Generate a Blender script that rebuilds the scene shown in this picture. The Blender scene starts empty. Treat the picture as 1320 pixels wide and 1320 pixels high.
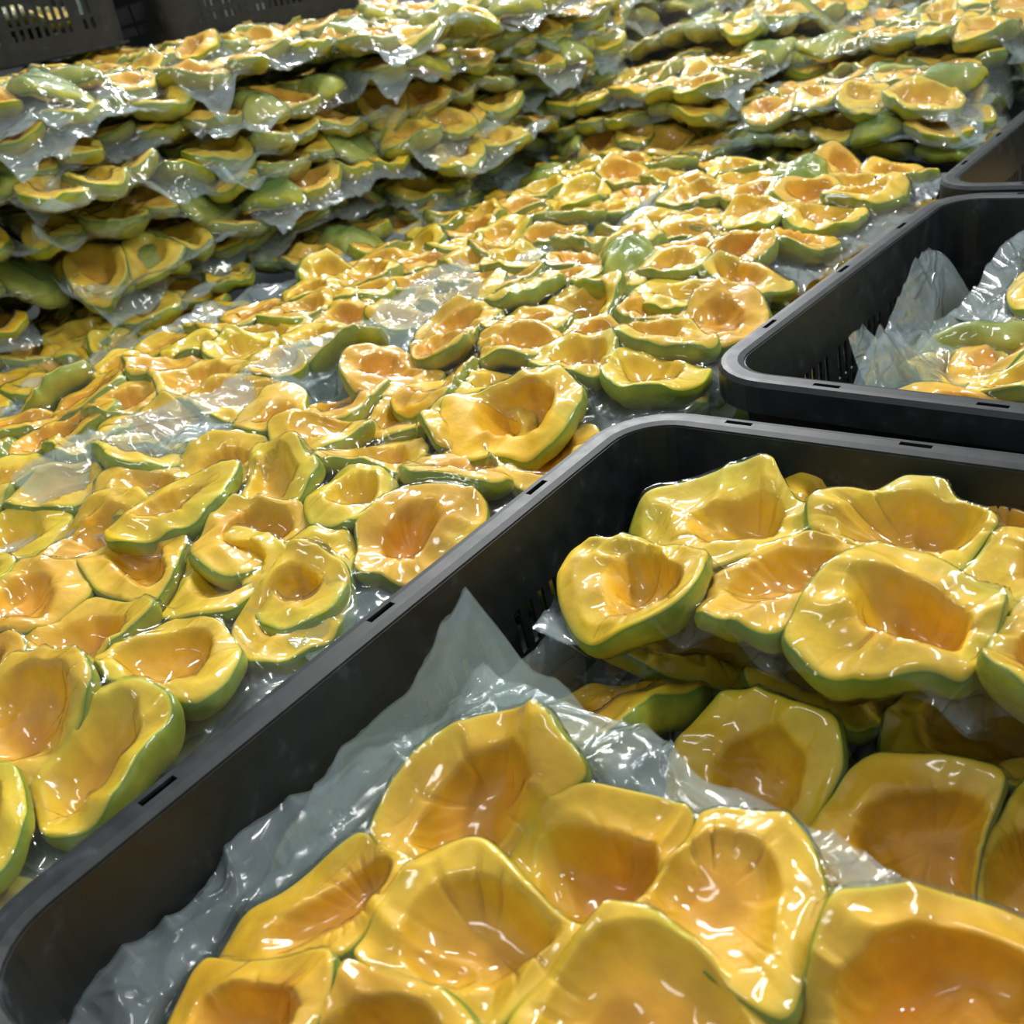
import bpy, math, random
import numpy as np
from mathutils import Matrix, Vector, Euler

C = bpy.context.scene.collection
S = bpy.context.scene

# ------------------------------------------------------------------ camera, light, exposure
# world axes: x along the short side of the crates, y along their long side (away), z up, z = 0 at the crate rims
CAM_H = 0.345
bx_ = Vector((0.77473034, 0.17681967, -0.60706482))
ay_ = Vector((0.60705135, -0.47656568, 0.63590394))
uz_ = Vector((-0.17686593, -0.86117359, -0.47654852))
cam_d = bpy.data.cameras.new('camera'); cam = bpy.data.objects.new('camera', cam_d); C.objects.link(cam)
M3 = Matrix(((bx_[0], -bx_[1], -bx_[2]), (ay_[0], -ay_[1], -ay_[2]), (uz_[0], -uz_[1], -uz_[2])))
cam.matrix_world = Matrix.Translation((0, 0, CAM_H)) @ M3.to_4x4()
cam_d.sensor_width = 36; cam_d.lens = 1260 / 1320 * 36
cam_d.clip_start = 0.02; cam_d.clip_end = 60
cam_d.dof.use_dof = True; cam_d.dof.focus_distance = 0.74; cam_d.dof.aperture_fstop = 11.0
S.camera = cam

w = bpy.data.worlds.new('world'); S.world = w; w.use_nodes = True
w.node_tree.nodes['Background'].inputs[0].default_value = (0.74, 0.87, 1.0, 1)
w.node_tree.nodes['Background'].inputs[1].default_value = 0.30

def area(name, loc, target, sx, sy, power, col=(1, 1, 1)):
    d = bpy.data.lights.new(name, 'AREA'); d.shape = 'RECTANGLE'; d.size = sx; d.size_y = sy
    d.energy = power; d.color = col
    o = bpy.data.objects.new(name, d); C.objects.link(o); o.location = loc
    o.rotation_euler = (Vector(target) - Vector(loc)).to_track_quat('-Z', 'Y').to_euler()
    return o
area('ceiling_lamp', (-2.1, 2.6, 2.3), (-0.6, 0.8, 0), 1.3, 0.16, 62, (1.0, 0.985, 0.95))
area('ceiling_lamp', (0.7, 2.3, 2.4), (-0.3, 0.9, 0), 1.3, 0.16, 44, (1.0, 0.985, 0.95))
area('ceiling_lamp', (-3.6, 5.2, 2.4), (-1.2, 1.6, 0), 1.6, 0.2, 90, (0.95, 0.98, 1.0))
area('ceiling_lamp', (-1.0, -0.3, 2.4), (-0.9, 0.7, 0), 1.3, 0.16, 11, (1.0, 0.98, 0.95))

S.view_settings.view_transform = 'Standard'; S.view_settings.look = 'None'
S.view_settings.gamma = 1; S.view_settings.use_curve_mapping = False
S.view_settings.exposure = 0.45
S.cycles.transparent_max_bounces = 32
S.cycles.max_bounces = 7
S.cycles.sample_clamp_indirect = 4

# ------------------------------------------------------------------ helpers
def props(o, label=None, cat=None, group=None, kind=None):
    if label: o['label'] = label
    if cat: o['category'] = cat
    if group: o['group'] = group
    if kind: o['kind'] = kind
    return o

def mesh_obj(name, verts, faces, mat, parent=None, smooth=True, attrs=None):
    me = bpy.data.meshes.new(name)
    verts = np.asarray(verts, dtype=np.float32); faces = np.asarray(faces, dtype=np.int32)
    nf, k = faces.shape
    me.vertices.add(len(verts)); me.vertices.foreach_set('co', verts.ravel())
    me.loops.add(nf * k); me.loops.foreach_set('vertex_index', faces.ravel())
    me.polygons.add(nf); me.polygons.foreach_set('loop_start', np.arange(0, nf * k, k, dtype=np.int32))
    me.polygons.foreach_set('use_smooth', np.full(nf, smooth))
    if attrs:
        for an, av in attrs.items():
            a = me.attributes.new(an, 'FLOAT', 'POINT'); a.data.foreach_set('value', np.asarray(av, dtype=np.float32).ravel())
    me.update(calc_edges=True); me.validate()
    me.materials.append(mat)
    o = bpy.data.objects.new(name, me); C.objects.link(o); o.parent = parent
    return o

def empty(name, loc, rot=(0, 0, 0)):
    o = bpy.data.objects.new(name, None); C.objects.link(o); o.location = loc; o.rotation_euler = rot
    o.empty_display_size = 0.02
    return o

def new_mat(name):
    m = bpy.data.materials.new(name); m.use_nodes = True; nt = m.node_tree
    for n in list(nt.nodes): nt.nodes.remove(n)
    out = nt.nodes.new('ShaderNodeOutputMaterial')
    return m, nt, out

def ramp(nt, stops):
    r = nt.nodes.new('ShaderNodeValToRGB'); cr = r.color_ramp
    while len(cr.elements) < len(stops): cr.elements.new(0.5)
    for e, (p, c) in zip(cr.elements, stops): e.position = p; e.color = (*c, 1)
    return r

# ------------------------------------------------------------------ materials
def flesh_material():
    m, nt, out = new_mat('avocado_flesh'); N = nt.nodes; L = nt.links
    p = N.new('ShaderNodeBsdfPrincipled')
    at = N.new('ShaderNodeAttribute'); at.attribute_name = 'g'
    tc = N.new('ShaderNodeTexCoord'); oi = N.new('ShaderNodeObjectInfo')
    n1 = N.new('ShaderNodeTexNoise'); n1.inputs['Scale'].default_value = 38; n1.inputs['Detail'].default_value = 4
    L.new(tc.outputs['Object'], n1.inputs['Vector'])
    n2 = N.new('ShaderNodeTexNoise'); n2.inputs['Scale'].default_value = 14; n2.inputs['Detail'].default_value = 2
    L.new(tc.outputs['Object'], n2.inputs['Vector'])
    # wander of the green zone
    a = N.new('ShaderNodeMath'); a.operation = 'MULTIPLY_ADD'; a.inputs[1].default_value = 0.34; a.inputs[2].default_value = -0.17
    L.new(n2.outputs[0], a.inputs[0])
    a2 = N.new('ShaderNodeMath'); a2.operation = 'MULTIPLY_ADD'; a2.inputs[1].default_value = 0.14; a2.inputs[2].default_value = -0.07
    L.new(n1.outputs[0], a2.inputs[0])
    s = N.new('ShaderNodeMath'); s.operation = 'ADD'; L.new(a.outputs[0], s.inputs[0]); L.new(a2.outputs[0], s.inputs[1])
    s2 = N.new('ShaderNodeMath'); s2.operation = 'ADD'; L.new(s.outputs[0], s2.inputs[0]); L.new(at.outputs['Fac'], s2.inputs[1])
    r = ramp(nt, [(0.0, (0.72, 0.34, 0.010)), (0.22, (0.80, 0.44, 0.012)), (0.40, (0.82, 0.52, 0.022)), (0.49, (0.66, 0.52, 0.032)),
                  (0.56, (0.13, 0.22, 0.022)), (0.64, (0.26, 0.31, 0.025)), (0.80, (0.42, 0.40, 0.032)), (1.0, (0.13, 0.20, 0.018))])
    L.new(s2.outputs[0], r.inputs[0])
    hs = N.new('ShaderNodeHueSaturation'); L.new(r.outputs[0], hs.inputs['Color'])
    h = N.new('ShaderNodeMapRange'); h.inputs[3].default_value = 0.484; h.inputs[4].default_value = 0.508; L.new(oi.outputs['Random'], h.inputs[0])
    L.new(h.outputs[0], hs.inputs['Hue'])
    v = N.new('ShaderNodeMapRange'); v.inputs[1].default_value = 0.3; v.inputs[2].default_value = 0.7; v.inputs[3].default_value = 0.78; v.inputs[4].default_value = 1.12; L.new(n1.outputs[0], v.inputs[0])
    L.new(v.outputs[0], hs.inputs['Value'])
    L.new(hs.outputs[0], p.inputs['Base Color'])
    p.inputs['Roughness'].default_value = 0.5; p.inputs['Specular IOR Level'].default_value = 0.3
    p.inputs['Coat Weight'].default_value = 0.0; p.inputs['Coat Roughness'].default_value = 0.12
    p.inputs['Subsurface Weight'].default_value = 0.12; p.inputs['Subsurface Radius'].default_value = (1.0, 0.6, 0.15)
    p.inputs['Subsurface Scale'].default_value = 0.008
    b = N.new('ShaderNodeBump'); b.inputs['Strength'].default_value = 0.45; b.inputs['Distance'].default_value = 0.004
    L.new(n1.outputs[0], b.inputs['Height']); L.new(b.outputs[0], p.inputs['Normal'])
    L.new(p.outputs[0], out.inputs[0])
    return m

def film_material():
    m, nt, out = new_mat('vacuum_film'); N = nt.nodes; L = nt.links
    at = N.new('ShaderNodeAttribute'); at.attribute_name = 'm'
    tc = N.new('ShaderNodeTexCoord')
    # wrinkles: stretched, distorted noise folded into sharp crests
    mp = N.new('ShaderNodeMapping'); mp.inputs['Scale'].default_value = (1.0, 0.45, 1.0); mp.inputs['Rotation'].default_value = (0, 0, 0.6)
    L.new(tc.outputs['Object'], mp.inputs[0])
    n = N.new('ShaderNodeTexNoise'); n.inputs['Scale'].default_value = 20; n.inputs['Detail'].default_value = 1.2; n.inputs['Distortion'].default_value = 1.2
    L.new(mp.outputs[0], n.inputs['Vector'])
    f1 = N.new('ShaderNodeMath'); f1.operation = 'SUBTRACT'; f1.inputs[1].default_value = 0.5; L.new(n.outputs[0], f1.inputs[0])
    f2 = N.new('ShaderNodeMath'); f2.operation = 'ABSOLUTE'; L.new(f1.outputs[0], f2.inputs[0])
    f3 = N.new('ShaderNodeMath'); f3.operation = 'POWER'; f3.inputs[1].default_value = 1.8; 
    f2b = N.new('ShaderNodeMapRange'); f2b.inputs[1].default_value = 0.0; f2b.inputs[2].default_value = 0.075; f2b.inputs[3].default_value = 1.0; f2b.inputs[4].default_value = 0.0
    L.new(f2.outputs[0], f2b.inputs[0]); L.new(f2b.outputs[0], f3.inputs[0])
    f3b = N.new('ShaderNodeMath'); f3b.operation = 'MULTIPLY'; f3b.inputs[1].default_value = 0.42; L.new(f3.outputs[0], f3b.inputs[0])
    vo = N.new('ShaderNodeTexVoronoi'); vo.inputs['Scale'].default_value = 26; vo.feature = 'F1'
    L.new(mp.outputs[0], vo.inputs['Vector'])
    ad = N.new('ShaderNodeMath'); ad.operation = 'MULTIPLY_ADD'; ad.inputs[1].default_value = 0.32
    L.new(vo.outputs['Distance'], ad.inputs[0]); L.new(f3b.outputs[0], ad.inputs[2])
    b = N.new('ShaderNodeBump'); b.inputs['Distance'].default_value = 0.005
    st = N.new('ShaderNodeMapRange'); st.inputs[3].default_value = 0.35; st.inputs[4].default_value = 0.75; L.new(at.outputs['Fac'], st.inputs[0])
    L.new(st.outputs[0], b.inputs['Strength']); L.new(ad.outputs[0], b.inputs['Height'])
    ge = N.new('ShaderNodeNewGeometry')
    io = N.new('ShaderNodeMapRange'); io.inputs[3].default_value = 1.5; io.inputs[4].default_value = 1 / 1.5; L.new(ge.outputs['Backfacing'], io.inputs[0])
    fr = N.new('ShaderNodeFresnel'); L.new(io.outputs[0], fr.inputs[0]); L.new(b.outputs[0], fr.inputs[1])
    f4 = N.new('ShaderNodeMath'); f4.operation = 'MULTIPLY'; f4.inputs[1].default_value = 1.0; f4.use_clamp = True; L.new(fr.outputs[0], f4.inputs[0])
    gl = N.new('ShaderNodeBsdfGlossy'); gl.inputs['Roughness'].default_value = 0.11; L.new(b.outputs[0], gl.inputs['Normal'])
    tr = N.new('ShaderNodeBsdfTransparent'); tr.inputs[0].default_value = (0.955, 0.985, 0.975, 1)
    df = N.new('ShaderNodeBsdfDiffuse'); df.inputs[0].default_value = (0.70, 0.80, 0.84, 1); L.new(b.outputs[0], df.inputs['Normal'])
    tl = N.new('ShaderNodeBsdfTranslucent'); tl.inputs[0].default_value = (0.60, 0.76, 0.78, 1)
    dm = N.new('ShaderNodeMixShader'); dm.inputs[0].default_value = 0.4; L.new(df.outputs[0], dm.inputs[1]); L.new(tl.outputs[0], dm.inputs[2])
    hz = N.new('ShaderNodeMapRange'); hz.inputs[3].default_value = 0.012; hz.inputs[4].default_value = 0.24; L.new(at.outputs['Fac'], hz.inputs[0])
    m1 = N.new('ShaderNodeMixShader'); L.new(hz.outputs[0], m1.inputs[0]); L.new(tr.outputs[0], m1.inputs[1]); L.new(dm.outputs[0], m1.inputs[2])
    m2 = N.new('ShaderNodeMixShader'); L.new(f4.outputs[0], m2.inputs[0]); L.new(m1.outputs[0], m2.inputs[1]); L.new(gl.outputs[0], m2.inputs[2])
    L.new(m2.outputs[0], out.inputs[0])
    return m

def plastic_material():
    m, nt, out = new_mat('black_crate_plastic'); N = nt.nodes; L = nt.links
    p = N.new('ShaderNodeBsdfPrincipled')
    tc = N.new('ShaderNodeTexCoord')
    n = N.new('ShaderNodeTexNoise'); n.inputs['Scale'].default_value = 60; n.inputs['Detail'].default_value = 6
    L.new(tc.outputs['Object'], n.inputs['Vector'])
    r = ramp(nt, [(0.3, (0.007, 0.009, 0.009)), (0.62, (0.013, 0.016, 0.017)), (0.80, (0.045, 0.055, 0.065))])
    L.new(n.outputs[0], r.inputs[0]); L.new(r.outputs[0], p.inputs['Base Color'])
    r2 = N.new('ShaderNodeMapRange'); r2.inputs[3].default_value = 0.34; r2.inputs[4].default_value = 0.6; L.new(n.outputs[0], r2.inputs[0])
    L.new(r2.outputs[0], p.inputs['Roughness'])
    b = N.new('ShaderNodeBump'); b.inputs['Strength'].default_value = 0.12; b.inputs['Distance'].default_value = 0.001
    L.new(n.outputs[0], b.inputs['Height']); L.new(b.outputs[0], p.inputs['Normal'])
    L.new(p.outputs[0], out.inputs[0])
    return m

def floor_material():
    m, nt, out = new_mat('dark_concrete'); N = nt.nodes; L = nt.links
    p = N.new('ShaderNodeBsdfPrincipled'); tc = N.new('ShaderNodeTexCoord')
    n = N.new('ShaderNodeTexNoise'); n.inputs['Scale'].default_value = 6; n.inputs['Detail'].default_value = 8
    L.new(tc.outputs['Object'], n.inputs['Vector'])
    r = ramp(nt, [(0.3, (0.03, 0.034, 0.033)), (0.7, (0.07, 0.075, 0.07))]); L.new(n.outputs[0], r.inputs[0])
    L.new(r.outputs[0], p.inputs['Base Color']); p.inputs['Roughness'].default_value = 0.5
    L.new(p.outputs[0], out.inputs[0]); return m

FLESH = flesh_material(); FILM = film_material(); PLASTIC = plastic_material(); FLOOR = floor_material()

# ------------------------------------------------------------------ avocado half
class Half:
    """one avocado half: cut face up, pit hollow in it, rounded outer side below"""
    def __init__(s, rng, x, y, z=0.0, yaw=0.0, tdir=0.0, tilt=0.0, sc=1.0, flip=False):
        s.x, s.y, s.z, s.yaw, s.tdir, s.tilt, s.sc, s.flip = x, y, z, yaw, tdir, tilt, sc, flip
        s.a = 0.060 * rng.uniform(0.90, 1.10); s.b = 0.049 * rng.uniform(0.90, 1.10)
        s.h = 0.030 * rng.uniform(0.85, 1.1); s.D = 0.022 * rng.uniform(0.65, 1.2)
        s.tp = rng.uniform(0.48, 0.66); s.px = rng.uniform(-0.05, 0.16)
        s.ph = [rng.uniform(0, 6.28) for _ in range(8)]; s.k = rng.choice([11, 13, 15, 17, 19]); s.ov = rng.choice([0.0, 0.03, 0.08, 0.2])
        s.sad = rng.uniform(-1, 1) * 3.5; s.fold = rng.uniform(0.3, 1.0); s.am = rng.uniform(0.02, 0.075)

    cap = None; ov = 0.1
    def radius(s, th):
        c, sn = np.cos(th), np.sin(th); ph = s.ph
        R = 1 / np.sqrt((c / s.a) ** 2 + (sn / s.b) ** 2)
        return R * (1 - 0.07 * c) * (1 + s.am * np.cos(2 * th + ph[0]) + s.am * 0.8 * np.cos(3 * th + ph[1]) + 0.015 * np.cos(5 * th + ph[2])) * s.sc

    def press(s, others, rng):
        """flatten the outline where the neighbours push against it"""
        th = np.linspace(0, 2 * np.pi, 96, endpoint=False)
        R = s.radius(th); sg = -1 if s.flip else 1
        best = np.full(96, 1.10)
        ts = np.linspace(0.35, 1.10, 40)
        cy_, sy_ = math.cos(s.yaw), math.sin(s.yaw)
        for o in others:
            if o is s or math.hypot(o.x - s.x, o.y - s.y) > .15: continue
            for q, t in enumerate(ts):
                lx = t * R * np.cos(th); ly = sg * t * R * np.sin(th)
                gx = s.x + cy_ * lx - sy_ * ly; gy = s.y + sy_ * lx + cy_ * ly
                dx, dy = gx - o.x, gy - o.y
                ang = np.arctan2(dy, dx) - o.yaw
                if o.flip: ang = -ang
                dn = np.hypot(dx, dy) / o.radius(ang)
                best = np.where((dn < t) & (t < best), t, best)
        bl = 1 - (1 - best) * (1 - s.ov)
        for _ in range(2): bl = (np.roll(bl, 1) + bl * 2 + np.roll(bl, -1)) / 4
        s.cap = bl

    def surf(s, nr, nt):
        """returns (points (nr,nt,3), g (nr,nt))"""
        u = np.linspace(0, 1, nr)[:, None]; th = np.linspace(0, 2 * np.pi, nt, endpoint=False)[None, :]
        face = 0.62; ph = s.ph
        # outline radius
        c, sn = np.cos(th), np.sin(th)
        R = 1 / np.sqrt((c / s.a) ** 2 + (sn / s.b) ** 2)
        R = R * (1 - 0.07 * c) * (1 + s.am * np.cos(2 * th + ph[0]) + s.am * 0.8 * np.cos(3 * th + ph[1]) + 0.015 * np.cos(5 * th + ph[2]))
        if s.cap is not None:
            cp = np.interp(th.ravel(), np.linspace(0, 2 * np.pi, 97), np.append(s.cap, s.cap[0]))[None, :]
        else: cp = 1.0
        R = R * cp
        uf = np.clip(u / face, 0, 1); ub = np.clip((u - face) / (1 - face), 0, 1)
        t = uf ** 0.8 * 0.975                           # fraction of outline on the face
        tp = s.tp / np.clip(cp, .62, 1.0) * (1 + 0.07 * np.cos(2 * th + ph[3]) + 0.04 * np.cos(3 * th + ph[4]))
        q = np.clip(t / tp, 0, 1)
        pit = -s.D * (1 - q ** 3.2) ** 1.0
        lip = 0.0006 * np.exp(-((t - tp * 1.16) / 0.12) ** 2)
        # vacuum creases that run out over the edge of the hollow
        cr = np.abs(np.sin(s.k * 0.5 * th + ph[5] + 0.9 * np.sin(2 * th + ph[6])))
        cr2 = (1 - cr) ** 7
        band = np.exp(-((t - tp * 0.92) / 0.20) ** 2)
        crease = -0.0075 * s.fold * cr2 * band * (0.5 + 0.5 * np.sin(th * 2 + ph[7]))
        edge = -0.0012 * np.clip((t - 0.90) / 0.075, 0, 1) ** 2
        zf = pit + lip + crease + edge
        # outer side: from rim (t=.96,z=-.0045) around and down
        al = ub * np.pi / 2
        tb = np.where(ub < 0.12, 0.975 + 0.025 * np.sin(ub / 0.12 * np.pi / 2), np.cos((ub - 0.12) / 0.88 * np.pi / 2) ** 0.72)
        zb = -0.0012 - s.h * np.sin(al) ** 0.95
        t = np.where(u <= face, t, tb); z = np.where(u <= face, zf, zb)
        x = t * R * c; y = t * R * sn
        x = x + np.where(u <= face, s.px * s.a * (1 - np.clip(t, 0, 1) ** 2), 0)
        # squashed by its neighbours
        z = z + s.sad * (x * x - y * y) + 0.0022 * np.sin(x * 70 + ph[0]) * np.cos(y * 80 + ph[1])
        g = np.where(u <= face, 0.08 + 0.30 * np.clip((t - 0.25) / 0.5, 0, 1) + 0.10 * np.clip((t - 0.88) / 0.095, 0, 1),
                     0.56 + 0.44 * ub ** 0.6) + 0 * th
        P = np.stack([x, y, z + 0 * th], -1) * s.sc
        if s.flip: P = P * np.array([1, -1, -1]) + np.array([0, 0, -0.014])
        # centre the body roughly on z = 0, face at +.014
        P[..., 2] += 0.014
        M = Matrix.Translation((s.x, s.y, s.z)) @ Matrix.Rotation(s.tilt, 4, Vector((-math.sin(s.tdir), math.cos(s.tdir), 0))) @ Matrix.Rotation(s.yaw, 4, 'Z')
        M = np.array(M)
        P = P @ M[:3, :3].T + M[:3, 3]
        return P, g

def grid_faces(ny, nx, wrap=False):
    i = np.arange(ny - 1)[:, None]; nxx = nx if wrap else nx - 1
    j = np.arange(nxx)[None, :]; j2 = (j + 1) % nx
    a = i * nx + j; b = i * nx + j2; c = (i + 1) * nx + j2; d = (i + 1) * nx + j
    return np.stack([a, b, c, d], -1).reshape(-1, 4)

def vnoise(x, y, seed, freq):
    """smooth value noise (numpy)"""
    rs = np.random.RandomState(seed); T = rs.uniform(-1, 1, (64, 64))
    X = x * freq + 31.7; Y = y * freq + 17.3
    xi = np.floor(X).astype(int); yi = np.floor(Y).astype(int); fx = X - xi; fy = Y - yi
    fx = fx * fx * (3 - 2 * fx); fy = fy * fy * (3 - 2 * fy)
    g = lambda a, b: T[a % 64, b % 64]
    return (g(xi, yi) * (1 - fx) + g(xi + 1, yi) * fx) * (1 - fy) + (g(xi, yi + 1) * (1 - fx) + g(xi + 1, yi + 1) * fx) * fy

def blur(F):
    G = np.pad(F, 1, mode='edge')
    return 0.25 * (G[1:-1, :-2] + G[1:-1, 2:] + G[:-2, 1:-1] + G[2:, 1:-1])

def shrink(H, mid, p, iters):
    """film pulled on to the obstacle H (nan = nothing there) by pressure p per step"""
    Hc = np.where(np.isfinite(H), H, -1)
    F = np.maximum(Hc, mid)
    for _ in range(3):
        G = np.pad(F, 1, mode='edge')
        F = np.maximum.reduce([G[1:-1, :-2], G[1:-1, 2:], G[:-2, 1:-1], G[2:, 1:-1], F])
    for _ in range(iters):
        F = np.maximum.reduce([Hc, blur(F) - p, mid + 0 * F])
    return F

MID = -0.003
def build_pack(W, L, halves, dx, nr, nt, seed, bend=(0, 0), wave=0.004, curls=(), warp=0.003, name='vacuum_pack', sq=0.009, haze=0.0):
    """a clear vacuum pack: halves lie in the xy plane about the origin, film W x L around them"""
    root = empty(name, (0, 0, 0))
    rs = np.random.RandomState(seed)
    def deform(P):
        x, y = P[..., 0], P[..., 1]
        z = P[..., 2] + bend[0] * x * x + bend[1] * y * y + warp * vnoise(x, y, seed + 5, 9.0) + 0.9 * sq * vnoise(x, y, seed + 6, 20.0) + 0.0022 * (1 - 3 * np.abs(vnoise(x, y, seed + 16, 44.0)))
        x2 = x + sq * vnoise(x, y, seed + 14, 17.0); y2 = y + sq * vnoise(x, y, seed + 15, 19.0)
        return np.stack([x2, y2, z], -1)
    nx = int(W / dx) + 1; ny = int(L / dx) + 1
    xs = np.linspace(-W / 2, W / 2, nx); ys = np.linspace(-L / 2, L / 2, ny)
    X, Y = np.meshgrid(xs, ys)
    Ht = np.full((ny, nx), -np.inf); Hb = np.full((ny, nx), np.inf)
    den = max(1, int(0.0035 / dx * 1.0 + 0.5))
    for hf in halves: hf.press(halves, None)
    for hf in halves:
        P, g = hf.surf(nr, nt)
        o = mesh_obj('avocado_half', deform(P).reshape(-1, 3), grid_faces(nr, nt, True), FLESH, root, True, {'g': g})
        k = 1.15 * max(0.0022, dx)
        Q, _ = hf.surf(int(0.16 / k * 1.6), int(0.30 / k * 1.6)); Q = Q.reshape(-1, 3)
        i = np.clip(((Q[:, 0] + W / 2) / W * (nx - 1)).round().astype(int), 0, nx - 1)
        j = np.clip(((Q[:, 1] + L / 2) / L * (ny - 1)).round().astype(int), 0, ny - 1)
        np.maximum.at(Ht, (j, i), Q[:, 2]); np.minimum.at(Hb, (j, i), Q[:, 2])
    cov = np.isfinite(Ht).astype(float)
    it = int(0.10 / dx) + 14
    p = 90 * dx * dx
    Ft = shrink(Ht, MID, p, it); Fb = -shrink(-Hb, -MID, p, it)
    off = 0.0008
    d = Ft - MID; d2 = MID - Fb
    # distance-like field to the contents: widen the coverage
    cont = cov.copy()
    for _ in range(int(0.012 / dx)): cont = np.maximum(cont, blur(cont) * 0.985)
    soft = np.clip(np.maximum(d, d2) / 0.004, 0, 1)
    for _ in range(6): soft = blur(soft)
    marg = 1 - soft
    # margin ripples, shared by both sheets
    ex = np.minimum(W / 2 - np.abs(X), L / 2 - np.abs(Y))           # distance from the outer edge
    rip = wave * (vnoise(X, Y, seed + 1, 9) + 0.45 * vnoise(X, Y, seed + 2, 20)) + wave * 0.5 * (1 - 2 * np.abs(vnoise(X * 1.0, Y * 0.4, seed + 3, 24)))
    Zm = rip * marg * np.clip(1.4 - 0, 0, 1.4)
    for (sx, sy, start, gain, cn) in curls:                        # margin curling up (or down) on one side
        t = np.clip(X * sx + Y * sy - start, 0, None)
        Zm = Zm + marg * (gain * t + cn * t * (0.5 * vnoise(X, Y, seed + 7, 8) + 0.16 * (1 - 2 * np.abs(vnoise(X, Y, seed + 12, 17)))))
    # small folds on the contents where film is free
    fre = np.clip((Ft - np.where(np.isfinite(Ht), Ht, Ft - 0.004)) / 0.003, 0, 1)
    fold = 0.0011 * np.clip(1 - 5 * np.abs(vnoise(X + Y * 0.7, Y - X * 0.3, seed + 4, 46)), 0, 1)
    Zt = Ft + off + fold * (0.35 + fre) + Zm
    Zb = Fb - off + Zm
    # pull in of the sealed edges
    XX = X * (1 + 0.020 * vnoise(Y, X * 0 + 1.3, seed + 8, 10)) + marg * 0.003 * vnoise(X, Y, seed + 9, 14)
    YY = Y * (1 + 0.020 * vnoise(X, Y * 0 + 2.1, seed + 10, 10)) + marg * 0.003 * vnoise(X, Y, seed + 11, 14)
    for (sx, sy, start, gain, cn) in curls:
        t = np.clip(X * sx + Y * sy - start, 0, None) * marg
        pull = 1 - 1 / math.sqrt(1 + gain * gain)
        XX = XX - sx * t * pull; YY = YY - sy * t * pull
    seal = np.exp(-((ex - 0.007) / 0.0022) ** 2)
    mk = np.clip(haze + marg * (0.8 - haze) + seal * 0.35 * marg, 0, 1)
    T = deform(np.stack([XX, YY, Zt], -1)).reshape(-1, 3); B = deform(np.stack([XX, YY, Zb], -1)).reshape(-1, 3)
    f = grid_faces(ny, nx); n = len(T)
    mesh_obj('film', np.concatenate([T, B]), np.concatenate([f, f[:, ::-1] + n]), FILM, root, True, {'m': np.concatenate([mk.ravel(), mk.ravel()])})
    return root

def auto_halves(rng, W, L, mx, my, pitch=0.084, flip=0.12, tilt=0.35, zj=0.007, cols=None):
    """halves packed in jittered rows within the margins"""
    w, l = W - 2 * mx, L - 2 * my
    nx = max(1, round(w / pitch)); ny = max(1, round(l / pitch)); out = []
    for j in range(ny):
        for i in range(nx):
            x = -w / 2 + (i + 0.5 + (0.22 if j % 2 else -0.22)) * w / nx + rng.uniform(-.011, .011)
            y = -l / 2 + (j + 0.5) * l / ny + rng.uniform(-.012, .012)
            x = max(-w / 2 + .035, min(w / 2 - .035, x)); y = max(-l / 2 + .032, min(l / 2 - .032, y))
            out.append(Half(rng, x, y, rng.uniform(-zj, zj), rng.uniform(0, 6.28), rng.uniform(0, 6.28),
                            abs(rng.gauss(0, tilt * 0.75)), rng.uniform(0.92, 1.06), rng.random() < flip))
    return out

def copy_tree(root):
    r = root.copy(); C.objects.link(r)
    for ch in list(root.children):
        c = ch.copy(); C.objects.link(c); c.parent = r
    return r

def place(root, loc, yaw=0, rx=0, ry=0, label=None, group=None):
    root.location = loc; root.rotation_euler = (rx, ry, yaw)
    props(root, label, 'vacuum pack', group)
    return root

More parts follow.
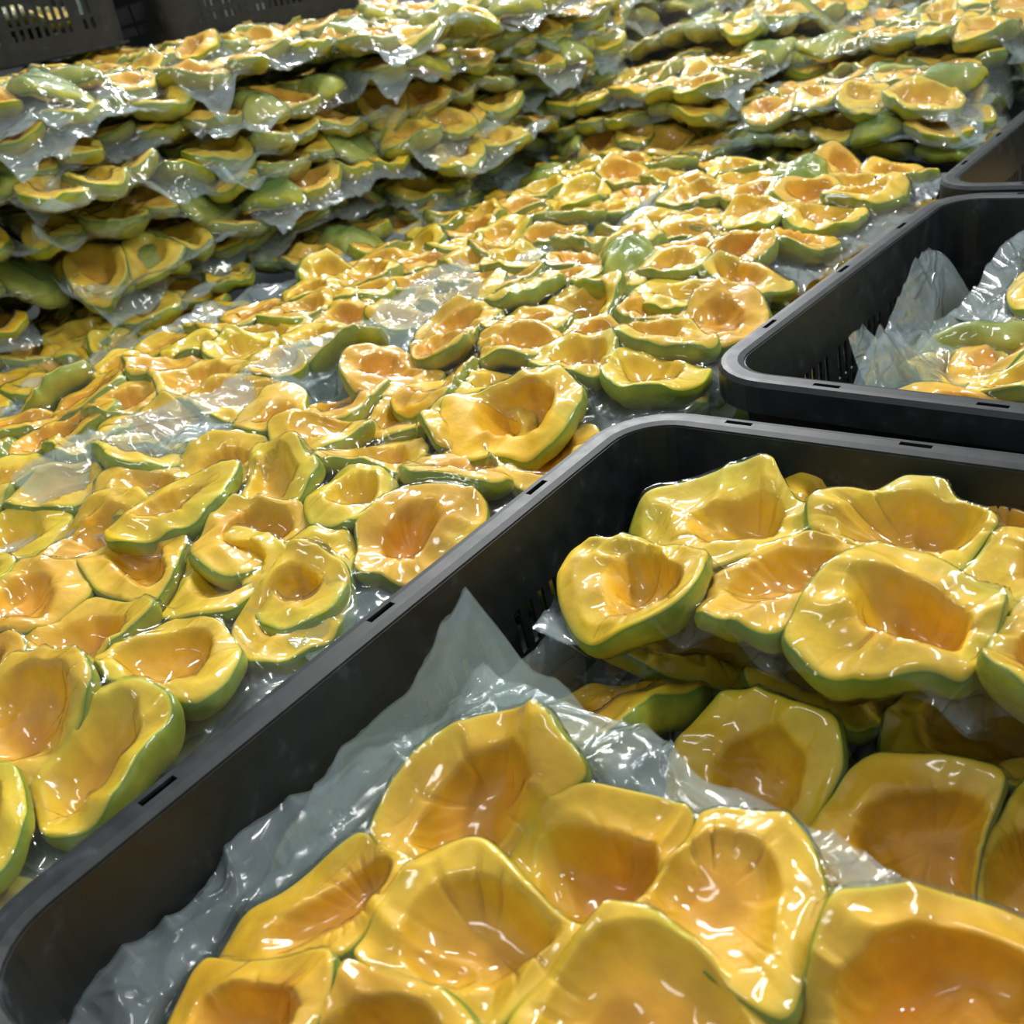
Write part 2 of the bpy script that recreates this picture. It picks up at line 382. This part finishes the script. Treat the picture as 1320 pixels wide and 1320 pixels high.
# ------------------------------------------------------------------ crates
def make_crate(loc, yaw, W, L, H, label, bars=True, name='plastic_crate'):
    """open crate; origin at the centre of its base; rim flange on top, slotted sides"""
    root = empty(name, loc, (0, 0, yaw)); props(root, label, 'crate', 'black plastic crates')
    r = 0.045; fw = 0.019; th = 0.003
    def side(k):
        """plan points of the inner wall of side k, from mid-corner to mid-corner: (x, y, nx, ny, is_straight, s)"""
        hw, hl = W / 2 - fw, L / 2 - fw
        cs = [(hw, -hl), (hw, hl), (-hw, hl), (-hw, -hl)]
        ang = [0, 90, 180, 270]
        c0, c1 = cs[k], cs[(k + 1) % 4]; n = (math.cos(math.radians(ang[k])), math.sin(math.radians(ang[k])))
        tx, ty = (c1[0] - c0[0]), (c1[1] - c0[1]); ln = math.hypot(tx, ty); tx /= ln; ty /= ln
        pts = []
        a0 = math.radians(ang[k])
        cen = (c0[0] + tx * r - n[0] * r, c0[1] + ty * r - n[1] * r)
        for q in range(5):
            a = a0 - math.pi / 4 + q * math.pi / 16
            pts.append((cen[0] + r * math.cos(a), cen[1] + r * math.sin(a), math.cos(a), math.sin(a), False))
        m = int((ln - 2 * r) / 0.0075)
        for q in range(1, m):
            s = r + (ln - 2 * r) * q / m
            pts.append((c0[0] + tx * s, c0[1] + ty * s, n[0], n[1], True))
        cen = (c1[0] - tx * r - n[0] * r, c1[1] - ty * r - n[1] * r)
        for q in range(5):
            a = a0 + q * math.pi / 16
            pts.append((cen[0] + r * math.cos(a), cen[1] + r * math.sin(a), math.cos(a), math.sin(a), False))
        return pts, ln
    for k in range(4):
        pts, ln = side(k)
        zs = [0.0, 0.02, 0.04, H * 0.36, H * 0.40, H * 0.62, H - 0.028, H]
        slots = {2, 4}
        V = []; F = []
        for (x, y, nx, ny, st) in pts:
            for z in zs:
                dr = -(H - z) * 0.05
                V.append((x + nx * dr, y + ny * dr, z))
        nz = len(zs)
        for i in range(len(pts) - 1):
            for j in range(nz - 1):
                both = pts[i][4] and pts[i + 1][4]
                if both and j in slots and i % 2 == 0 and 6 < i < len(pts) - 7 and (i // 2) % 9 != 4: continue
                F.append((i * nz + j, (i + 1) * nz + j, (i + 1) * nz + j + 1, i * nz + j + 1))
        o = mesh_obj('side_wall', V, F, PLASTIC, root, False)
        md = o.modifiers.new('thick', 'SOLIDIFY'); md.thickness = th; md.offset = -1
        # the flange over this side: inner edge, flat top, outer lip turned down, with small key holes
        prof = [(-0.0005, -0.004), (0.0, 0.0), (0.004, 0.0010), (0.0085, 0.0010), (0.0135, 0.0010), (fw - 0.002, 0.0008), (fw, -0.002), (fw, -0.026)]
        V = []; F = []; mid = len(pts) // 2
        q1, q2, q3 = mid, len(pts) // 5, len(pts) - len(pts) // 5
        for (x, y, nx, ny, st) in pts:
            for (o_, z) in prof: V.append((x + nx * o_, y + ny * o_, H + z))
        npf = len(prof)
        for i in range(len(pts) - 1):
            for j in range(npf - 1):
                if j == 3 and any(abs(i - q) <= 1 for q in (q1, q2, q3)): continue
                F.append((i * npf + j, (i + 1) * npf + j, (i + 1) * npf + j + 1, i * npf + j + 1))
        o = mesh_obj('rim', V, F, PLASTIC, root, False)
        md = o.modifiers.new('thick', 'SOLIDIFY'); md.thickness = 0.0022; md.offset = -1
    # base: lattice of ribs on a thin sheet, one mesh
    V = []; F = []
    def box(x0, x1, y0, y1, z0, z1):
        b = len(V); V.extend([(x, y, z) for x in (x0, x1) for y in (y0, y1) for z in (z0, z1)])
        for q in ((0, 1, 3, 2), (4, 6, 7, 5), (0, 4, 5, 1), (2, 3, 7, 6), (0, 2, 6, 4), (1, 5, 7, 3)): F.append(tuple(b + t for t in q))
    hw, hl = W / 2 - fw - .008, L / 2 - fw - .008
    box(-hw + .004, hw - .004, -hl + .004, hl - .004, 0.001, 0.003)
    n = 12
    for i in range(n + 1):
        x = -hw + 2 * hw * i / n; box(x - .002, x + .002, -hl, hl, 0.003, 0.008)
    for i in range(17):
        y = -hl + 2 * hl * i / 16; box(-hw, hw, y - .002, y + .002, 0.003, 0.008)
    mesh_obj('base', V, F, PLASTIC, root, False)
    return root

CH = 0.165
FL = -0.166
# floor
V = [(-9, -3, FL), (5, -3, FL), (5, 12, FL), (-9, 12, FL)]
props(mesh_obj('floor', V, [(0, 1, 2, 3)], FLOOR, None, False), kind='structure')


W1, L1 = 0.50, 0.635
make_crate((-0.196, 0.331, -CH), math.radians(0.9), W1, L1, CH, 'black plastic crate in the foreground, nearest the camera, with slotted sides')
make_crate((-0.170, 1.002, -CH + .004), math.radians(-2.0), 0.49, 0.60, CH, 'black plastic crate second from the front, right behind the nearest one')
make_crate((-0.185, 1.640, -CH + .004), math.radians(0.6), 0.49, 0.60, CH, 'black plastic crate third from the front, at the right edge and mostly bare')

# ------------------------------------------------------------------ packs in the crates
R = random.Random(11)
def H_(x, y, z=0, yaw=None, td=0, t=0, sc=1.0, flip=False):
    return Half(R, x, y, z, R.uniform(0, 6.28) if yaw is None else yaw, td, t, sc, flip)
NR, NT = 42, 120
# front pack
def local(cx, cy, yaw, hs):
    c, n = math.cos(yaw), math.sin(yaw)
    return [H_(c * (a - cx) + n * (b - cy), -n * (a - cx) + c * (b - cy), z, yw, td - yaw, t, sc) for (a, b, z, yw, td, t, sc) in hs]
cx, cy, yw_ = -0.188, 0.180, math.radians(-5)
hs = [(-.300, .250, .006, 1.3, -1.1, .38, 1.0), (-.322, .172, .0, 1.0, -2.4, .20, 1.02), (-.312, .098, .0, .3, -2.6, .25, 1.0), (-.243, .185, .010, .5, -1.3, .20, 1.05),
      (-.228, .243, -.002, .2, -1.3, .25, .95), (-.160, .248, .002, 1.9, -1.6, .08, 1.02), (-.160, .180, .004, .4, -.6, .25, 1.0), (-.078, .250, .006, .9, -1.4, .30, 1.1),
      (-.075, .180, .002, 2.4, .5, .15, 1.0), (-.246, .105, .0, 1.5, -1.2, .25, 1.0), (-.170, .105, .0, .9, 1.2, .2, 1.0), (-.09, .105, 0, 2.0, 0, .2, 1.0), (-.030, .205, 0, .3, -1.2, .2, .85), (-.025, .13, 0, .3, -1.2, .2, .85)]
p = build_pack(0.445, 0.310, local(cx, cy, yw_, hs), 0.0021, NR, NT, 101, bend=(-.25, -.25), wave=.0035, curls=[(-1, 0, .15, .1, .3)], sq=.013)
place(p, (cx, cy, -0.040), yw_, math.radians(1), 0, 'large clear vacuum pack of yellow avocado halves filling the front of the nearest crate')
# far pack of the nearest crate, on top
cx, cy, yw_ = -0.205, 0.527, math.radians(2)
hs = [(-.318, .448, .006, -.5, -2.2, .26, 1.08), (-.300, .545, .008, .2, -1.3, .24, 1.08), (-.236, .480, .000, 1.6, -2.0, .08, 1.0), (-.190, .560, .008, .1, -1.2, .22, 1.1),
      (-.155, .462, .008, .15, -1.2, .20, 1.15), (-.250, .603, -.006, .2, -1.2, .2, .80), (-.130, .605, -.010, 0, -1.2, .2, .75), (-.070, .480, .0, 1.2, .8, .2, 1.0), (-.09, .560, 0, .4, -1.5, .2, 1.0)]
p = build_pack(0.345, 0.250, local(cx, cy, yw_, hs), 0.0021, NR, NT, 102, bend=(-.5, -.3), wave=.004, curls=[(-1, 0, .14, .2, .3)], sq=.010)
place(p, (cx, cy, -0.030), yw_, math.radians(-2), math.radians(-1), 'clear vacuum pack of avocado halves on top at the far end of the nearest crate')
# pack below it, in shade
cx, cy = -0.210, 0.46
hs = [(-.318, .388, .004, 1.3, 2.4, .5), (-.215, .392, .006, -.2, -1.6, .45), (-.110, .385, .004, .8, -1.4, .4), (-.065, .40, -.0, .8, -1.0, .3),
      (-.31, .48, 0, 1, 0, .2), (-.21, .49, 0, 1, 0, .2), (-.11, .49, 0, 1, 0, .2)]
hv = [H_(a - cx, b - cy, z, yw, td, t, 1.0) for (a, b, z, yw, td, t) in hs]
p = build_pack(0.37, 0.27, hv, 0.0026, NR, NT, 103, bend=(-.2, -.5), wave=.006, curls=[(-1, 0, .13, .9, 1.0)])
place(p, (cx, cy, -0.098), math.radians(-1), math.radians(2), 0, 'shaded vacuum pack of avocado halves below the far pack in the nearest crate')
# pack at the bottom, under the front one
hv = auto_halves(R, .36, .30, .03, .03)
p = build_pack(0.39, 0.34, hv, 0.003, 24, 40, 104, wave=.005, curls=[(-1, .55, .15, 1.15, 0.4)])
place(p, (-0.210, 0.180, -0.105), 0, 0, 0, 'bottom vacuum pack in the nearest crate, its clear film rising along the wall')

# second crate
hv = auto_halves(R, .30, .26, .02, .02)
p = build_pack(0.37, 0.30, hv, 0.003, 30, 54, 111, bend=(-.4, -.3), wave=.006, curls=[(-1, -.2, .13, .7, 1.0)])
place(p, (-0.13, 0.885, -0.055), 0, math.radians(2), 0, 'vacuum pack of avocado halves at the near end of the second crate')
hv = auto_halves(R, .30, .26, .03, .02)
p = build_pack(0.37, 0.32, hv, 0.003, 30, 54, 112, bend=(-.2, -.2), wave=.008, curls=[(-1, .1, .11, .9, 1.5)])
place(p, (-0.185, 1.02, -0.085), .1, math.radians(-3), 0, 'shaded lower vacuum pack in the second crate with crumpled upright film')
hv = auto_halves(R, .28, .26, .02, .02)
p = build_pack(0.34, 0.30, hv, 0.003, 30, 54, 113, bend=(-.5, -.3), wave=.007, curls=[(-1, .3, .12, .5, 1.0)])
place(p, (-0.125, 1.16, -0.032), -.1, 0, 0, 'vacuum pack of avocado halves on top at the far end of the second crate')

# ------------------------------------------------------------------ packs of the wide layer left of the crates
BG = 'vacuum packs in the wide low layer beside the crates'
bed = [ # x, y, z, yaw, rx, ry, W, L, label
    (-.665, .185, -.020, .10, .03, .03, .41, .36, 'vacuum pack beside the nearest crate, at the bottom left corner of the picture'),
    (-.690, .480, -.012, -.05, -.03, .02, .43, .35, 'vacuum pack lying against the middle of the nearest crate rim'),
    (-.665, .775, -.008, .05, .02, .02, .42, .35, 'vacuum pack with the deepest pit hollow, beside the nearest crate far corner'),
    (-.690, 1.085, -.014, -.06, -.02, .03, .42, .34, 'vacuum pack beside the near half of the second crate'),
    (-.660, 1.390, -.008, .04, .02, .01, .42, .34, 'vacuum pack beside the far half of the second crate'),
    (-1.055, .300, -.010, .06, .02, .0, .42, .35, 'vacuum pack at the left picture edge, behind the bottom left pack'),
    (-1.075, .610, -.004, -.08, -.02, -.02, .42, .35, 'vacuum pack in front of the left stack with glaring white film margin'),
    (-1.060, .925, -.010, .09, .03, .02, .42, .34, 'vacuum pack at the foot of the stack, second from its near end'),
    (-1.080, 1.235, -.016, -.05, .0, .01, .42, .35, 'vacuum pack at the foot of the stack, third from its near end'),
    (-1.070, 1.550, -.010, .05, .02, .02, .42, .34, 'vacuum pack at the foot of the stack, farthest from the camera'),
    (-1.450, .400, -.020, .05, .02, .02, .42, .34, 'vacuum pack at the left picture edge below the near end of the stack'),
    (-1.455, .720, -.030, .02, .02, .02, .42, .34, 'vacuum pack half buried under the near end of the stack'),
]
R = random.Random(5)
for i, (x, y, z, yaw, rx, ry, W, L, lab) in enumerate(bed):
    near = i in (0, 1, 2, 6)
    hv = auto_halves(R, W, L, .034, .020, pitch=.083, flip=0 if near else .04, tilt=.30)
    if i in (1, 2, 5, 6, 7):                       # wide sealed margin on the left side
        for h in hv: h.x += .030
        W += .060
    if i == 2:
        hv = [h for h in hv if math.hypot(h.x - (-.562 - x), h.y - (.607 - y)) > .075]
        h = H_(-.562 - x, .607 - y, .012, .3, -1.4, .22, 1.12); h.D = .034; h.tp = .56; h.fold = .7; h.sad = 0; h.am = .02; hv.append(h)
    p = build_pack(W, L, hv, 0.0028 if near else .0036, 34 if near else 28, 64 if near else 44, 200 + i,
                   bend=(-.25, -.25), wave=.006, curls=[(1, 0, .16, R.uniform(-.3, .2), .4), (-1, 0, .18, .75 if i in (1, 2) else R.uniform(.0, .3), .3)])
    place(p, (x, y, z), yaw, rx, ry, lab, BG)

# a lower layer glimpsed in the gaps along the crates, copies of three packs
R = random.Random(77)
low = []
for i in range(3):
    low.append(build_pack(.42, .34, auto_halves(R, .42, .34, .035, .032), .005, 22, 36, 300 + i, bend=(-.2, -.2), wave=.007))
used = [False] * 3
lows = [(-.655, .13, 0, 'nearest the camera'), (-.64, -.14, 1, 'below the bottom left edge of the picture'), (-.66, .42, 1, 'beside the middle of the nearest crate'), (-.66, .72, 2, 'beside the far corner of the nearest crate'),
        (-.66, 1.02, 0, 'beside the near half of the second crate'), (-.66, 1.34, 1, 'beside the far half of the second crate'),
        (-1.06, .22, 2, 'under the left picture edge')]
for x, y, k, s in lows:
    for lv in range(2):
        o = copy_tree(low[k]) if used[k] else low[k]; used[k] = True
        place(o, (x + R.uniform(-.01, .02), y + R.uniform(-.02, .02), -.072 - .055 * lv), R.uniform(-.1, .1) + (math.pi if R.random() < .5 else 0), R.uniform(-.03, .03), 0,
              'pack in the bed\'s %s layer, %s' % (('second', 'third')[lv], s), 'vacuum packs in the lower layers of the bed')

# ------------------------------------------------------------------ the tall stack at the left and the far piles: copies of a dozen packs
R = random.Random(21)
protos = []
for i in range(12):
    W, L = R.uniform(.42, .46), R.uniform(.34, .37)
    hv = auto_halves(R, W, L, .036, .026, pitch=.080, flip=.12, tilt=.22, zj=.004)
    protos.append(build_pack(W, L, hv, .0052, 22, 38, 400 + i, bend=(-.5, -.3), wave=.009,
                             curls=[(1, 0, .16, R.uniform(-.7, .3), .8), (-1, 0, .16, R.uniform(-.7, .3), .8), (0, -1, .13, R.uniform(-.4, .4), .8)], warp=.012, haze=.22))
pu = [False] * 12; kk = 0
def next_pack():
    global kk
    k = kk % 12; kk += 1
    if R.random() < .3: kk += 1
    if pu[k]: return copy_tree(protos[k])
    pu[k] = True; return protos[k]

ORD = ['lowest', 'second', 'third', 'fourth', 'fifth', 'sixth', 'seventh', 'eighth', 'ninth']
COL = ['nearest the camera', 'second from the near end', 'third from the near end', 'fourth from the near end', 'farthest of the five']
for c in range(5):
    yc = .50 + c * .325
    xf = -1.50 + min(c, 3) * .075
    nl = (8, 8, 7, 7, 7)[c]
    for l in range(nl):
        o = next_pack()
        lab = 'pack in the tall left stack, %s layer from bottom, column %s' % (ORD[l], COL[c])
        place(o, (xf - .16 + R.uniform(-.05, .045) - .012 * l, yc + R.uniform(-.035, .035), -.005 + .048 * l), R.uniform(-.16, .16) + (math.pi if R.random() < .5 else 0),
              R.uniform(-.06, .06), R.uniform(-.02, .10), lab, 'vacuum packs of the tall stack at left')
# rear row, only its top two layers
for c in range(5):
    for l in range(2):
        o = next_pack()
        place(o, (-2.02 + R.uniform(-.03, .03), .55 + c * .33, .28 + .048 * l), R.uniform(-.2, .2), R.uniform(-.05, .05), R.uniform(-.05, .05),
              'pack on the stack rear row, %s, %s layer' % (COL[c], ('lower', 'upper')[l]), 'vacuum packs of the rear row')

# far piles: columns with stepped heights
ROW = ['first', 'second', 'third', 'fourth', 'fifth', 'sixth']
far = {0: [(-.70, 3), (-1.10, 4), (-1.50, 6), (-1.92, 7)], 1: [(-.27, 4), (-.70, 4), (-1.12, 5), (-1.55, 7), (-1.97, 8)],
       2: [(-.26, 4), (-.68, 4), (-1.10, 5), (-1.52, 7), (-1.96, 8)], 3: [(-.28, 4), (-.70, 5), (-1.12, 6), (-1.54, 7), (-1.96, 8)],
       4: [(-.72, 5), (-1.14, 6), (-1.56, 7)], 5: [(-.72, 6), (-1.14, 6), (-1.56, 7)]}
for r_, cols in far.items():
    for ci, (x, n) in enumerate(cols):
        show = n if r_ == 0 else 3
        for l in range(n - show, n):
            o = next_pack()
            place(o, (x + R.uniform(-.03, .03), 1.83 + r_ * .33 + R.uniform(-.03, .03), -.03 + .046 * l), R.uniform(-.2, .2) + (math.pi if R.random() < .5 else 0),
                  R.uniform(-.07, .07), R.uniform(-.07, .07),
                  'pack in the far pile, %s row back, %s from right, %s layer down' % (ROW[r_], ROW[ci], ROW[n - 1 - l] if n - 1 - l < 6 else 'lowest'),
                  'vacuum packs of the far pile')

# far crates resting on the rear row of the stack
make_crate((-2.24, 1.03, .355), -.30, .43, .62, CH, 'black slotted crate on the tall stack, at the top left corner')
make_crate((-2.15, 1.66, .330), -.25, .43, .55, CH, 'dark crate on the stack, right of the slotted one')
o = next_pack(); place(o, (-2.24, 1.03, .44), 1.27, 0, 0, 'vacuum pack inside the slotted crate at the top left corner', 'vacuum packs of the tall stack at left')
o = next_pack(); place(o, (-.20, 1.66, -.105), .1, .05, .12, 'vacuum pack lying low inside the third crate', 'vacuum packs in the crates')

# the hall behind
def slab(name, x0, x1, y0, y1, z0, z1, mat):
    V = [(x, y, z) for x in (x0, x1) for y in (y0, y1) for z in (z0, z1)]
    F = [(0, 1, 3, 2), (4, 6, 7, 5), (0, 4, 5, 1), (2, 3, 7, 6), (0, 2, 6, 4), (1, 5, 7, 3)]
    return props(mesh_obj(name, V, F, mat, None, False), kind='structure')
slab('wall_back', -9, 5, 9.0, 9.2, FL, 3.2, FLOOR)
slab('wall_left', -8.2, -8.0, -3, 9.0, FL, 3.2, FLOOR)

# thin haze in the far part of the hall
m, nt, out = new_mat('haze'); vs = nt.nodes.new('ShaderNodeVolumeScatter'); vs.inputs['Density'].default_value = 0.09
vs.inputs['Color'].default_value = (0.95, 0.96, 0.92, 1); vs.inputs['Anisotropy'].default_value = 0.3
nt.links.new(vs.outputs[0], out.inputs['Volume'])
hz = slab('haze', -7.5, 4.5, 1.9, 8.9, FL + .05, 2.1, m)
props(hz, 'thin pale haze hanging over the far piles', 'haze', kind='stuff')
